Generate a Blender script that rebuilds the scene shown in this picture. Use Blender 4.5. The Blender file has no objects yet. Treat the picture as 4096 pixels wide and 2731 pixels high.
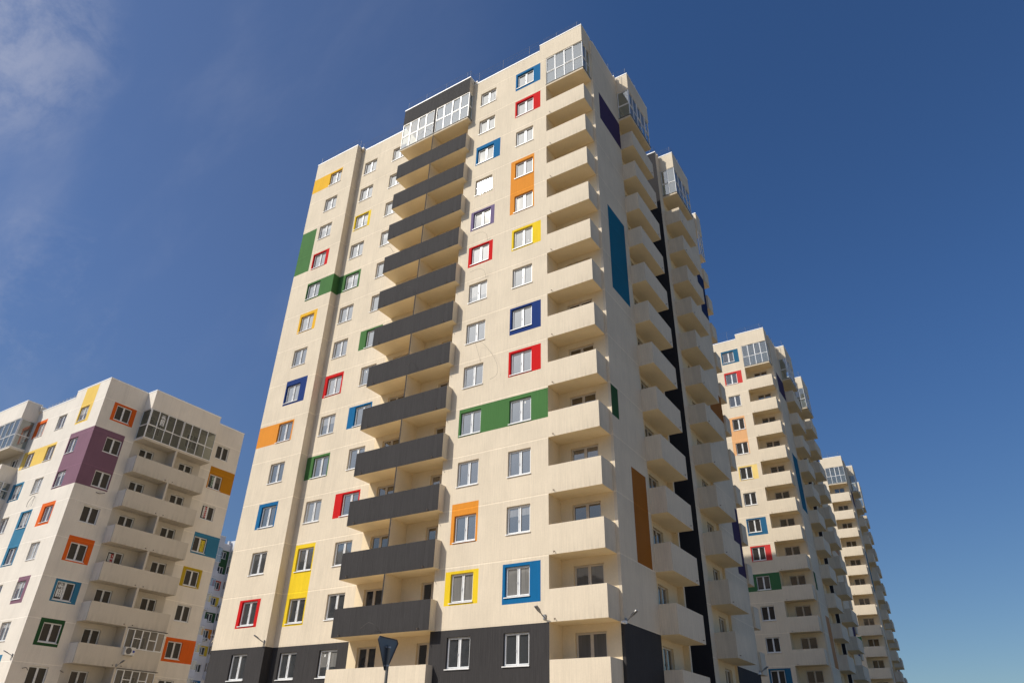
import bpy, math, random
from mathutils import Vector, Matrix
R = math.radians
U = 2.8            # one storey in metres; plans below are written in storeys
ZG = 14.795        # storeys from the ground to the window sill line of the tower's top floor
scene = bpy.context.scene
C = scene.collection

# ------------------------------------------------------------------ camera
cam_d = bpy.data.cameras.new("camera")
cam = bpy.data.objects.new("camera", cam_d)
C.objects.link(cam)
yaw, pitch, roll = -0.5732899, 0.5374361, 0.0241586
f = Vector((math.sin(yaw)*math.cos(pitch), math.cos(yaw)*math.cos(pitch), math.sin(pitch)))
r0 = Vector((math.cos(yaw), -math.sin(yaw), 0)); u0 = r0.cross(f)
cr = math.cos(roll)*r0 + math.sin(roll)*u0
cu = -math.sin(roll)*r0 + math.cos(roll)*u0
m = Matrix((cr, cu, -f)).transposed().to_4x4()
m.translation = Vector((4.51569*U, -9.822683*U, (-14.223887+ZG)*U))
cam.matrix_world = m
cam_d.sensor_width = 36; cam_d.lens = 24.694
cam_d.clip_start = 0.1; cam_d.clip_end = 6000
scene.camera = cam

# ------------------------------------------------------------------ sun, sky, exposure
to_sun = Vector((-0.43, -0.597, 0.678)).normalized()
sun_el = math.asin(to_sun.z); sun_rot = math.atan2(to_sun.x, to_sun.y)
sd = bpy.data.lights.new("sun", 'SUN'); sd.energy = 4.15; sd.angle = R(0.53); sd.color = (1.0, 0.93, 0.82)
so = bpy.data.objects.new("sun", sd); C.objects.link(so)
so.rotation_euler = to_sun.to_track_quat('Z', 'Y').to_euler(); so.location = (0, -60, 90)
w = bpy.data.worlds.new("World"); scene.world = w; w.use_nodes = True
nt = w.node_tree; nt.nodes.clear()
N = lambda t: nt.nodes.new(t)
L = nt.links.new
out = N('ShaderNodeOutputWorld'); bg = N('ShaderNodeBackground'); sky = N('ShaderNodeTexSky')
sky.sky_type = 'NISHITA'; sky.sun_disc = False; sky.sun_elevation = sun_el; sky.sun_rotation = sun_rot
sky.air_density = 1.0; sky.dust_density = 0.35; sky.ozone_density = 2.2; sky.altitude = 300
bg.inputs['Strength'].default_value = 0.092
# thin cirrus, procedural, by direction
tc = N('ShaderNodeTexCoord')
def noise(scale, detail, rough, dist, vec):
    n = N('ShaderNodeTexNoise'); n.inputs['Scale'].default_value = scale; n.inputs['Detail'].default_value = detail
    n.inputs['Roughness'].default_value = rough; n.inputs['Distortion'].default_value = dist; L(vec, n.inputs['Vector']); return n
def mth(op, a, b=None, clamp=False):
    n = N('ShaderNodeMath'); n.operation = op; n.use_clamp = clamp
    for i, v in enumerate((a, b)):
        if v is None: continue
        if isinstance(v, (int, float)): n.inputs[i].default_value = v
        else: L(v, n.inputs[i])
    return n.outputs[0]
def ramp(v, a, b):
    n = N('ShaderNodeMapRange'); n.interpolation_type = 'SMOOTHSTEP'; L(v, n.inputs[0]); n.inputs[1].default_value = a; n.inputs[2].default_value = b
    return n.outputs[0]
def dirdot(d):
    n = N('ShaderNodeVectorMath'); n.operation = 'DOT_PRODUCT'; L(tc.outputs['Generated'], n.inputs[0]); n.inputs[1].default_value = Vector(d).normalized()
    return n.outputs['Value']
def pixdir(px, py):   # direction of a place in the sky
    v = cr*((px-2048)/2809.6) + cu*(-(py-1365.5)/2809.6) + f
    return v.normalized()
mp = N('ShaderNodeMapping'); mp.inputs['Rotation'].default_value = (0.35, 0.5, 0.9); mp.inputs['Scale'].default_value = (1.0, 3.2, 1.6)
L(tc.outputs['Generated'], mp.inputs['Vector'])
n1 = noise(1.7, 8, 0.55, 0.25, mp.outputs[0]); n2 = noise(11, 10, 0.68, 0.3, tc.outputs['Generated'])
puff = mth('MULTIPLY', ramp(dirdot(pixdir(-200, 20)), 0.983, 0.9995), ramp(n2.outputs[0], 0.30, 0.68))
wisp = mth('MULTIPLY', ramp(dirdot(pixdir(0, 900)), 0.86, 0.99), ramp(n1.outputs[0], 0.46, 0.78))
veil = mth('MULTIPLY', ramp(dirdot(pixdir(900, 100)), 0.90, 0.995), ramp(n1.outputs[0], 0.42, 0.75))
low = mth('MULTIPLY', ramp(dirdot(pixdir(60, 1180)), 0.990, 0.9995), ramp(n2.outputs[0], 0.45, 0.72))
cl = mth('ADD', mth('MULTIPLY', puff, 0.35), mth('MULTIPLY', wisp, 0.10))
cl = mth('ADD', cl, mth('MULTIPLY', veil, 0.06)); cl = mth('ADD', cl, mth('MULTIPLY', ramp(dirdot(pixdir(-400, 500)), 0.62, 1.0), 0.075)); cl = mth('ADD', cl, mth('MULTIPLY', low, 0.12), True)
# thin bright haze round the sun side (behind the viewer)
aur = mth('POWER', mth('MAXIMUM', dirdot(to_sun), 0.0), 16.0)
grade = N('ShaderNodeMix'); grade.data_type = 'RGBA'; grade.blend_type = 'MULTIPLY'; grade.inputs[0].default_value = 1
L(sky.outputs[0], grade.inputs[6])
tone = N('ShaderNodeMix'); tone.data_type = 'RGBA'; L(ramp(dirdot((0, 0, 1)), 0.0, 0.55), tone.inputs[0])
tone.inputs[6].default_value = (0.56, 0.66, 0.72, 1); tone.inputs[7].default_value = (0.52, 0.79, 1.11, 1); L(tone.outputs[2], grade.inputs[7])
mx = N('ShaderNodeMix'); mx.data_type = 'RGBA'; L(cl, mx.inputs[0]); L(grade.outputs[2], mx.inputs[6]); mx.inputs[7].default_value = (6.4, 6.5, 7.4, 1)
glow = N('ShaderNodeVectorMath'); glow.operation = 'SCALE'; glow.inputs[0].default_value = (23, 22.5, 21); L(aur, glow.inputs['Scale'])
mx2 = N('ShaderNodeVectorMath'); mx2.operation = 'ADD'; L(mx.outputs[2], mx2.inputs[0]); L(glow.outputs[0], mx2.inputs[1])
L(mx2.outputs[0], bg.inputs['Color']); L(bg.outputs[0], out.inputs[0])
scene.view_settings.view_transform = 'Standard'; scene.view_settings.look = 'None'
scene.view_settings.exposure = 0; scene.view_settings.gamma = 1

# ------------------------------------------------------------------ materials
MATS = {}
def newmat(name):
    mt = bpy.data.materials.new(name); mt.use_nodes = True
    return mt, mt.node_tree, mt.node_tree.nodes['Principled BSDF']
def plaster(name, col, comb=1.0, joint=True, stain=1.0):
    """painted render: combed vertical grooves, faint blotches and a thin smooth band at each panel joint"""
    if name in MATS: return MATS[name]
    mt, t, b = newmat(name); n = t.nodes; l = t.links.new
    tc = n.new('ShaderNodeTexCoord'); P = tc.outputs['Object']
    def nz(scale, sc, det=3, rough=.55):
        mpp = n.new('ShaderNodeMapping'); mpp.inputs['Scale'].default_value = sc; l(P, mpp.inputs['Vector'])
        q = n.new('ShaderNodeTexNoise'); q.inputs['Scale'].default_value = scale; q.inputs['Detail'].default_value = det
        q.inputs['Roughness'].default_value = rough; l(mpp.outputs[0], q.inputs['Vector']); return q.outputs[0]
    def mr(v, a, b_, c, d):
        q = n.new('ShaderNodeMapRange'); l(v, q.inputs[0]); 
        for i, x in enumerate((a, b_, c, d)): q.inputs[i+1].default_value = x
        return q.outputs[0]
    def ml(a, b_, op='MULTIPLY'):
        q = n.new('ShaderNodeMath'); q.operation = op
        for i, v in enumerate((a, b_)):
            if isinstance(v, (int, float)): q.inputs[i].default_value = v
            else: l(v, q.inputs[i])
        return q.outputs[0]
    comb_n = nz(1.0, (19, 19, .6), 4, .72)
    blot = nz(.55, (1, 1, .8), 5, .6)
    grime = nz(1.0, (2.3, 2.3, .22), 4, .6)
    fine = nz(13, (1, 1, 1), 4, .7)
    v = ml(mr(comb_n, .3, .7, 1-.09*comb, 1+.07*comb), mr(blot, .3, .72, 1.05, .92))
    v = ml(v, mr(grime, .52, .8, 1.0, 1-.07*stain))
    v = ml(v, mr(fine, .3, .7, .96, 1.04))
    h = ml(comb_n, .012*comb)
    # rain runs along the lower edge of each balcony front (their meshes hang below their own origin)
    sz = n.new('ShaderNodeSeparateXYZ'); l(P, sz.inputs[0])
    run = mr(nz(1.0, (5, 5, .25), 4, .65), .42, .72, 0, 1); low_ = mr(sz.outputs[2], -1.19, -.55, 1, 0)
    gate = n.new('ShaderNodeMath'); gate.operation = 'GREATER_THAN'; gate.inputs[1].default_value = -1.4; l(sz.outputs[2], gate.inputs[0])
    v = ml(v, ml(ml(ml(ml(run, low_), gate.outputs[0]), -.22*min(stain, 1.3)), 1.0, 'ADD'))
    if joint:
        sp = n.new('ShaderNodeSeparateXYZ'); l(P, sp.inputs[0])
        # joints lie 0.417 storeys under every sill line
        z = ml(ml(sp.outputs[2], 1/U), (ZG-.417) % 1.0, 'SUBTRACT')
        z = ml(z, .5, 'ADD'); fr = n.new('ShaderNodeMath'); fr.operation = 'FRACT'; l(z, fr.inputs[0])
        d = n.new('ShaderNodeMath'); d.operation = 'ABSOLUTE'; l(ml(fr.outputs[0], .5, 'SUBTRACT'), d.inputs[0])
        band = mr(d.outputs[0], .011, .0135, 1, 0)
        v = ml(v, ml(ml(band, .17), 1.0, 'ADD'))
        h = ml(h, ml(band, -.008), 'ADD')
        under = mr(fr.outputs[0], .28, .49, 0, 1); under = ml(under, mr(fr.outputs[0], .49, .50, 1, 0))
        v = ml(v, ml(ml(ml(under, run), -.085), 1.0, 'ADD'))
    hs = n.new('ShaderNodeMix'); hs.data_type = 'RGBA'; hs.blend_type = 'MULTIPLY'; hs.inputs[0].default_value = 1
    hs.inputs[6].default_value = (*col, 1)
    cb = n.new('ShaderNodeCombineXYZ')
    for i in range(3): l(v, cb.inputs[i])
    l(cb.outputs[0], hs.inputs[7]); l(hs.outputs[2], b.inputs['Base Color'])
    bp = n.new('ShaderNodeBump'); bp.inputs['Distance'].default_value = 1.0; bp.inputs['Strength'].default_value = .8
    l(ml(h, ml(fine, .0022), 'ADD'), bp.inputs['Height']); l(bp.outputs[0], b.inputs['Normal'])
    b.inputs['Roughness'].default_value = .9; b.inputs['Specular IOR Level'].default_value = .25
    MATS[name] = mt; return mt
def simple(name, col, rough=.5, metal=0, spec=.5, noise_amt=.06, nscale=3):
    if name in MATS: return MATS[name]
    mt, t, b = newmat(name); n = t.nodes; l = t.links.new
    tc = n.new('ShaderNodeTexCoord'); q = n.new('ShaderNodeTexNoise'); q.inputs['Scale'].default_value = nscale; q.inputs['Detail'].default_value = 5
    l(tc.outputs['Object'], q.inputs['Vector'])
    rp = n.new('ShaderNodeMapRange'); l(q.outputs[0], rp.inputs[0]); rp.inputs[1].default_value = .3; rp.inputs[2].default_value = .7
    rp.inputs[3].default_value = 1-noise_amt; rp.inputs[4].default_value = 1+noise_amt
    vm = n.new('ShaderNodeVectorMath'); vm.operation = 'SCALE'; vm.inputs[0].default_value = col; l(rp.outputs[0], vm.inputs['Scale'])
    l(vm.outputs[0], b.inputs['Base Color']); b.inputs['Roughness'].default_value = rough; b.inputs['Metallic'].default_value = metal
    b.inputs['Specular IOR Level'].default_value = spec
    MATS[name] = mt; return mt
def glass(name, dark, light, refl, rough=.03, curtain=.35, wav=.004, fk=1.0):
    """window glass: warm-tinted mirror layer over a dim room, some rooms with drawn curtains (by object)"""
    if name in MATS: return MATS[name]
    mt, t, b = newmat(name); n = t.nodes; l = t.links.new
    o = n['Material Output'] if 'Material Output' in n else n.new('ShaderNodeOutputMaterial')
    tc = n.new('ShaderNodeTexCoord'); oi = n.new('ShaderNodeObjectInfo')
    wv = n.new('ShaderNodeTexNoise'); wv.inputs['Scale'].default_value = 1.0
    mpp = n.new('ShaderNodeMapping'); mpp.inputs['Scale'].default_value = (14, 1, .4); l(tc.outputs['Object'], mpp.inputs[0]); l(mpp.outputs[0], wv.inputs['Vector'])
    cr_ = n.new('ShaderNodeValToRGB'); cr_.color_ramp.interpolation = 'CONSTANT'
    e = cr_.color_ramp.elements; e[0].color = (0, 0, 0, 1); e[1].position = 1-curtain; e[1].color = (1, 1, 1, 1)
    l(oi.outputs['Random'], cr_.inputs[0])
    q1 = n.new('ShaderNodeMath'); q1.operation = 'MULTIPLY'; q1.inputs[1].default_value = 37.7; l(oi.outputs['Random'], q1.inputs[0])
    q2 = n.new('ShaderNodeMath'); q2.operation = 'FRACT'; l(q1.outputs[0], q2.inputs[0])
    q3 = n.new('ShaderNodeMath'); q3.operation = 'MULTIPLY_ADD'; q3.inputs[1].default_value = 1.5; q3.inputs[2].default_value = -.5; l(q2.outputs[0], q3.inputs[0])
    sz = n.new('ShaderNodeSeparateXYZ'); l(tc.outputs['Object'], sz.inputs[0])
    q4 = n.new('ShaderNodeMath'); q4.operation = 'GREATER_THAN'; l(sz.outputs[2], q4.inputs[0]); l(q3.outputs[0], q4.inputs[1])
    q5 = n.new('ShaderNodeMath'); q5.operation = 'MULTIPLY'; l(q4.outputs[0], q5.inputs[0]); l(cr_.outputs[0], q5.inputs[1])
    mc = n.new('ShaderNodeMix'); mc.data_type = 'RGBA'; l(q5.outputs[0], mc.inputs[0]); mc.inputs[6].default_value = (*dark, 1); mc.inputs[7].default_value = (*light, 1)
    mm = n.new('ShaderNodeMix'); mm.data_type = 'RGBA'; mm.blend_type = 'MULTIPLY'; mm.inputs[0].default_value = .6
    l(mc.outputs[2], mm.inputs[6]); l(wv.outputs[0], mm.inputs[7])
    l(mm.outputs[2], b.inputs['Base Color']); b.inputs['Roughness'].default_value = .7; b.inputs['Specular IOR Level'].default_value = .2
    gl = n.new('ShaderNodeBsdfGlossy'); gl.inputs['Roughness'].default_value = rough; gl.inputs['Color'].default_value = (1, .94, .84, 1)  # warm tint painted in to mimic hazy, less blue sky reflections
    fr = n.new('ShaderNodeFresnel'); fr.inputs['IOR'].default_value = 1.6
    big = n.new('ShaderNodeTexNoise'); big.inputs['Scale'].default_value = 1.3; big.inputs['Detail'].default_value = 1
    l(tc.outputs['Object'], big.inputs['Vector'])
    bp = n.new('ShaderNodeBump'); bp.inputs['Distance'].default_value = wav; bp.inputs['Strength'].default_value = 1; l(big.outputs[0], bp.inputs['Height'])
    l(bp.outputs[0], gl.inputs['Normal'])
    ad = n.new('ShaderNodeMath'); ad.operation = 'ADD'; ad.use_clamp = True; fm = n.new('ShaderNodeMath'); fm.operation = 'MULTIPLY'; fm.inputs[1].default_value = fk; l(fr.outputs[0], fm.inputs[0]); l(fm.outputs[0], ad.inputs[0]); ad.inputs[1].default_value = refl
    mx_ = n.new('ShaderNodeMixShader'); l(ad.outputs[0], mx_.inputs[0]); l(b.outputs[0], mx_.inputs[1]); l(gl.outputs[0], mx_.inputs[2])
    l(mx_.outputs[0], o.inputs['Surface'])
    MATS[name] = mt; return mt
def clearglass(name, tint=(.78, .84, .79), refl=.14, milk=.03):
    if name in MATS: return MATS[name]
    mt, t, b = newmat(name); n = t.nodes; l = t.links.new; o = n['Material Output']
    tr = n.new('ShaderNodeBsdfTransparent'); tr.inputs[0].default_value = (*tint, 1)
    gl = n.new('ShaderNodeBsdfGlossy'); gl.inputs['Roughness'].default_value = .03
    b.inputs['Base Color'].default_value = (.60, .64, .57, 1); b.inputs['Roughness'].default_value = .8
    m1 = n.new('ShaderNodeMixShader'); m1.inputs[0].default_value = milk; l(tr.outputs[0], m1.inputs[1]); l(b.outputs[0], m1.inputs[2])
    fr = n.new('ShaderNodeFresnel'); fr.inputs['IOR'].default_value = 1.55
    ad = n.new('ShaderNodeMath'); ad.operation = 'ADD'; l(fr.outputs[0], ad.inputs[0]); ad.inputs[1].default_value = refl
    m2 = n.new('ShaderNodeMixShader'); l(ad.outputs[0], m2.inputs[0]); l(m1.outputs[0], m2.inputs[1]); l(gl.outputs[0], m2.inputs[2])
    l(m2.outputs[0], o.inputs['Surface']); MATS[name] = mt; return mt

CREAM = (.72, .62, .475)
def P(n):
    """tower paint by name; the two farther towers have faded colours marked with *"""
    T = {'cream': CREAM, 'smooth': (.80, .665, .455), 'dark': (.047, .044, .044), 'black': (.032, .031, .034), 'bounce_soffit': (.86, .72, .48),  # smooth and underside tones lightened and warmed to stand in for ground bounce
         'blue': (.002, .125, .305), 'red': (.58, .006, .007), 'orange': (.72, .27, .03), 'yellow': (.80, .56, .02), 'amber': (.80, .45, .03),
         'navy': (.008, .035, .17), 'green': (.062, .17, .048), 'lilac': (.17, .13, .24), 'purple': (.05, .03, .085), 'rust': (.33, .115, .012),
         'teal': (.004, .13, .22), 'darkgreen': (.025, .09, .03), 'deepnavy': (.006, .02, .09),
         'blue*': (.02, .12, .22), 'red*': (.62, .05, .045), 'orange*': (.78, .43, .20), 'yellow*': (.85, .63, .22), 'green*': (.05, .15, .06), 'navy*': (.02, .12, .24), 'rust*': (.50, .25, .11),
         'white': (.78, .72, .63), 'lwsmooth': (.60, .545, .46), 'lorange': (.72, .13, .015), 'lyellow': (.80, .55, .13), 'lblue': (.04, .19, .32), 'lpurple': (.22, .115, .16),
         'lamber': (.50, .21, .01), 'lgreen': (.025, .085, .03), 'lnavy': (.01, .09, .16), 'lmustard': (.48, .33, .02),
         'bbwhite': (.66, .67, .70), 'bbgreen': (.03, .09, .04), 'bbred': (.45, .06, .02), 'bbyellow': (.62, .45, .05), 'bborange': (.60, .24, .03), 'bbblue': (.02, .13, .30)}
    comb = {'smooth': .15, 'bounce_soffit': .1, 'dark': 2.4, 'lwsmooth': .2, 'bbwhite': .2, 'white': .45}.get(n, 1.0)
    return plaster('render_' + n, T[n], comb, joint=n not in ('smooth', 'bounce_soffit', 'lwsmooth', 'black', 'dark', 'bbwhite'), stain=0 if n == 'bounce_soffit' else 1.6 if n in ('lwsmooth', 'white') else .8)
FRAME = simple('white_upvc', (.80, .80, .79), .35, noise_amt=.03)
SILL = simple('white_sheet_metal', (.82, .81, .79), .4, noise_amt=.04)
CAP = simple('white_coping', (.86, .85, .83), .45, noise_amt=.04)
BEIGEFR = simple('beige_upvc', (.66, .58, .47), .4)
DARKM = simple('dark_drip_metal', (.10, .095, .09), .5, .3)
STEEL = simple('galvanised_steel', (.42, .43, .45), .42, .8)
WIRE = simple('cable_sheath', (.10, .09, .08), .7)
GREYP = simple('grey_lamp_body', (.30, .30, .30), .45, .3)
LENS = simple('lamp_lens', (.20, .20, .19), .12, 0, .8)
ROOFM = simple('roof_felt', (.10, .10, .10), .9)
WPS = simple('white_sticker', (.75, .75, .72), .8)
GL_T = glass('tower_window_glass', (.045, .05, .055), (.30, .29, .27), .20, .045, .35)
GL_L = glass('loggia_window_glass', (.03, .028, .027), (.16, .15, .14), .10, .03, .2)
GL_D = glass('deep_loggia_glass', (.022, .020, .019), (.08, .07, .065), .0, .03, .2, .004, .5)
GL_B = glass('dim_window_glass', (.035, .032, .03), (.12, .105, .095), .0, .03, .2, .004, .5)  # dark, dull glass copy standing in for shaded faces and dim reflections
GL_F = glass('curtained_window_glass', (.12, .11, .14), (.60, .58, .56), .10, .04, .6)
GL_M = glass('glare_window_glass', (.10, .10, .10), (.2, .2, .2), .15, .034, .4, .001)
GL_S = glass('sun_struck_glass', (.10, .11, .12), (.3, .3, .3), .55, .07, .5, .0006)
CLEAR = clearglass('loggia_clear_glass', milk=.16)  # milk whitens the glass in place of bright sky reflections
DIMG = clearglass('dim_loggia_glass', (.36, .40, .36), .03)  # dark tint stands in for the dim loggia behind the glass

# ------------------------------------------------------------------ mesh helpers (coordinates in storeys, z from the top sill line)
class MB:
    def __init__(s): s.v = []; s.f = []; s.m = []; s.mats = []
    def mi(s, mat):
        if mat not in s.mats: s.mats.append(mat)
        return s.mats.index(mat)
    def poly(s, pts, mat):
        i = len(s.v); s.v += [tuple(p) for p in pts]; s.f.append(tuple(range(i, i+len(pts)))); s.m.append(s.mi(mat))
    def box(s, x0, x1, y0, y1, z0, z1, mat, **over):
        """over: front(-y) back right(+x) left top bottom -> material or None"""
        g = lambda k: over.get(k, mat)
        F = {'front': [(x0,y0,z0),(x1,y0,z0),(x1,y0,z1),(x0,y0,z1)], 'back': [(x1,y1,z0),(x0,y1,z0),(x0,y1,z1),(x1,y1,z1)],
             'right': [(x1,y0,z0),(x1,y1,z0),(x1,y1,z1),(x1,y0,z1)], 'left': [(x0,y1,z0),(x0,y0,z0),(x0,y0,z1),(x0,y1,z1)],
             'top': [(x0,y0,z1),(x1,y0,z1),(x1,y1,z1),(x0,y1,z1)], 'bottom': [(x0,y1,z0),(x1,y1,z0),(x1,y0,z0),(x0,y0,z0)]}
        for k, pts in F.items():
            if g(k) is not None: s.poly(pts, g(k))
    def tube(s, pts, r, mat, n=6):
        pts = [Vector(p) for p in pts]; rings = []
        for i, p in enumerate(pts):
            d = (pts[min(i+1, len(pts)-1)] - pts[max(i-1, 0)]).normalized()
            a = d.orthogonal().normalized(); b = d.cross(a)
            if i and (a-rings[-1][1]).length > (a+rings[-1][1]).length: a = -a; b = -b
            rings.append(([p + r*(math.cos(2*math.pi*k/n)*a + math.sin(2*math.pi*k/n)*b) for k in range(n)], a))
        for i in range(len(rings)-1):
            A, B = rings[i][0], rings[i+1][0]
            for k in range(n): s.poly([A[k], A[(k+1) % n], B[(k+1) % n], B[k]], mat)
        s.poly(rings[0][0][::-1], mat); s.poly(rings[-1][0], mat)
    def mesh(s, name, scale=U, zoff=0.0):
        me = bpy.data.meshes.new(name)
        me.from_pydata([(x*scale, y*scale, (z+zoff)*scale) for x, y, z in s.v], [], s.f)
        for mt in s.mats: me.materials.append(mt)
        me.polygons.foreach_set('material_index', s.m)
        me.validate(); me.update(); return me
def link(name, me, parent=None, loc=(0, 0, 0), rz=0):
    o = bpy.data.objects.new(name, me); C.objects.link(o)
    if parent is not None: o.parent = parent
    o.location = loc; o.rotation_euler = (0, 0, rz); return o
def tag(o, label=None, cat=None, group=None, kind=None):
    for k, v in (('label', label), ('category', cat), ('group', group), ('kind', kind)):
        if v: o[k] = v
    return o
def empty(name, loc, rz=0):
    o = bpy.data.objects.new(name, None); C.objects.link(o); o.location = loc; o.rotation_euler = (0, 0, rz); o.empty_display_size = .5; return o
MC = {}
def cached(key, fn):
    if key not in MC: MC[key] = fn()
    return MC[key]

def wall(mb, face, plane, u0, u1, z0, z1, base, holes=(), paints=(), depth=.045, out=1):
    """wall skin with window openings and reveals. face 'F' looks to -y (u = x), 'R' looks to +x (u = y)
    holes: (ua, ub, za, zb); paints: (ua, ub, za, zb, paint)"""
    pt = (lambda u, z, d=0: (u, plane + d, z)) if face == 'F' else (lambda u, z, d=0: (plane - d, u, z))
    us = {u0, u1}; zs = {z0, z1}
    for q in list(holes) + list(paints):
        us |= {min(max(q[0], u0), u1), min(max(q[1], u0), u1)}; zs |= {min(max(q[2], z0), z1), min(max(q[3], z0), z1)}
    us = sorted(us); zs = sorted(zs)
    def paint_at(u, z):
        c = base
        for p in paints:
            if p[0] <= u <= p[1] and p[2] <= z <= p[3]: c = p[4]
        return c
    for a, b in zip(us, us[1:]):
        if b-a < 1e-6: continue
        run = None
        for c, d in list(zip(zs, zs[1:])) + [(None, None)]:
            key = None
            if c is not None and d-c > 1e-6:
                um, zm = (a+b)/2, (c+d)/2
                if not any(h[0] < um < h[1] and h[2] < zm < h[3] for h in holes): key = paint_at(um, zm)
            elif c is not None: continue
            if run and (key != run[0]):
                mb.poly([pt(a, run[1]), pt(b, run[1]), pt(b, run[2]), pt(a, run[2])], run[0]); run = None
            if key is not None:
                run = (key, run[1] if run else c, d)
    for h in holes:
        e = .004
        cl_, cr2 = paint_at(h[0]-e, (h[2]+h[3])/2), paint_at(h[1]+e, (h[2]+h[3])/2)
        ct_, cb_ = paint_at((h[0]+h[1])/2, h[3]+e), paint_at((h[0]+h[1])/2, h[2]-e)
        a, b, c, d = h[:4]
        mb.poly([pt(a, c), pt(a, c, depth), pt(a, d, depth), pt(a, d)], cl_); mb.poly([pt(b, c), pt(b, c, depth), pt(b, d, depth), pt(b, d)], cr2)
        mb.poly([pt(a, d), pt(a, d, depth), pt(b, d, depth), pt(b, d)], ct_); mb.poly([pt(a, c), pt(a, c, depth), pt(b, c, depth), pt(b, c)], cb_)

# ---- window unit; local x along the wall, y into it, z up, origin at the opening's lower left corner on the wall face
def frame_mesh(w_, h_, fr=FRAME, split=.5, ft=.014, rail=.013):
    def f_():
        mb = MB(); y0, y1 = .040, .062; e = .0008
        mb.box(e, ft, y0, y1, e, h_-e, fr); mb.box(w_-ft, w_-e, y0, y1, e, h_-e, fr)
        mb.box(ft, w_-ft, y0, y1, h_-ft, h_-e, fr); mb.box(ft, w_-ft, y0, y1, e, ft*1.3, fr)
        mx_ = w_*split; mb.box(mx_-.009, mx_+.009, y0, y1, ft*1.3, h_-ft, fr)
        for a, b in ((ft, mx_-.009), (mx_+.009, w_-ft)):      # sashes, a little proud
            y2 = y0-.006; z0, z1 = ft*1.3+.002, h_-ft-.002; a += .002; b -= .002
            mb.box(a, a+rail, y2, y1-.004, z0, z1, fr); mb.box(b-rail, b, y2, y1-.004, z0, z1, fr)
            mb.box(a+rail, b-rail, y2, y1-.004, z1-rail, z1, fr); mb.box(a+rail, b-rail, y2, y1-.004, z0, z0+rail, fr)
        mb.box(mx_-.021, mx_-.016, y0-.016, y0-.0062, h_*.42, h_*.42+.035, fr)
        return mb.mesh('window_frame')
    return cached(('fr', round(w_, 3), round(h_, 3), fr.name, split), f_)
def pane_mesh(w_, h_, gl, split=.5):
    def f_():
        mb = MB(); ft, rl = .024, .012
        for i, (a, b) in enumerate(((ft, w_*split-.020), (w_*split+.020, w_-ft))):
            mb.box(a, b, .050, .054, .030, h_-ft, gl)
        return mb.mesh('window_pane')
    return cached(('pn', round(w_, 3), round(h_, 3), gl.name, split), f_)
def sill_mesh(w_):
    def f_():
        mb = MB(); mb.box(-.014, w_+.010, -.014, -.0008, -.006, .0015, SILL); mb.box(-.014, w_+.010, -.0155, -.014, -.013, .0015, SILL)
        mb.box(.001, w_-.001, -.0008, .0385, .0010, .0035, SILL)
        return mb.mesh('window_sill')
    return cached(('si', round(w_, 3)), f_)
rnd = random.Random(7)
def window(parent, face, plane, u, z, w_=.47, h_=.472, name='window', gl=GL_T, fr=FRAME, sill=True, split=.5, zoff=ZG, label=None):
    loc = (u*U, plane*U, (z+zoff)*U) if face == 'F' else (plane*U, u*U, (z+zoff)*U)
    o = link(name, frame_mesh(w_, h_, fr, split), parent, loc, 0 if face == 'F' else math.pi/2)
    p = link('pane', pane_mesh(w_, h_, gl, split), o)
    if sill: link('sill', sill_mesh(w_), o)
    if label: o['label'] = label
    return o, p

def glazing(parent, name, segs, z0, z1, tr, zoff, gl=CLEAR, fr=FRAME, label=None, ft=.016, mul=.010, y0=0):
    """aluminium-and-glass screen round a loggia. segs: (face, plane, ua, ub, panes, flip)"""
    mb = MB(); pb_ = MB()
    for face, plane, ua, ub, n in segs:
        def bx(m_, a, b, d0, d1, c, d, mt):
            if face == 'F': m_.box(a, b, plane+d0, plane+d1, c, d, mt)
            else: m_.box(plane-d1, plane-d0, a, b, c, d, mt)
        bx(mb, ua, ub, .004, .030, z0, z0+ft, fr); bx(mb, ua, ub, .004, .030, z1-ft, z1, fr)
        step = (ub-ua)/n
        for i in range(n+1):
            c = ua+i*step; a = max(ua, c-mul); b = min(ub, c+mul)
            bx(mb, a, b, .004, .030, z0+ft, z1-ft, fr)
        for i in range(n):
            a = ua+i*step+mul; b = ua+(i+1)*step-mul
            if tr is not None and (tr[1] is None or i in tr[1]):
                bx(mb, a, b, .006, .028, tr[0]-.010, tr[0]+.010, fr)
            if i % 2 == 0:   # opening light with its own sash
                zz = (tr[0]+.010) if tr and (tr[1] is None or i in tr[1]) else z0+ft
                for q in ((a, a+.010, zz, z1-ft), (b-.010, b, zz, z1-ft), (a+.010, b-.010, z1-ft-.010, z1-ft), (a+.010, b-.010, zz, zz+.010)):
                    bx(mb, q[0], q[1], -.002, .024, q[2], q[3], fr)
            pb_.poly([(a, plane+.015, z0+ft), (b, plane+.015, z0+ft), (b, plane+.015, z1-ft), (a, plane+.015, z1-ft)] if face == 'F' else [(plane-.015, a, z0+ft), (plane-.015, b, z0+ft), (plane-.015, b, z1-ft), (plane-.015, a, z1-ft)], gl)
    o = link(name, mb.mesh(name, U, zoff), parent); link('pane', pb_.mesh('pane', U, zoff), o)
    if label: o['label'] = label
    return o

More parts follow.
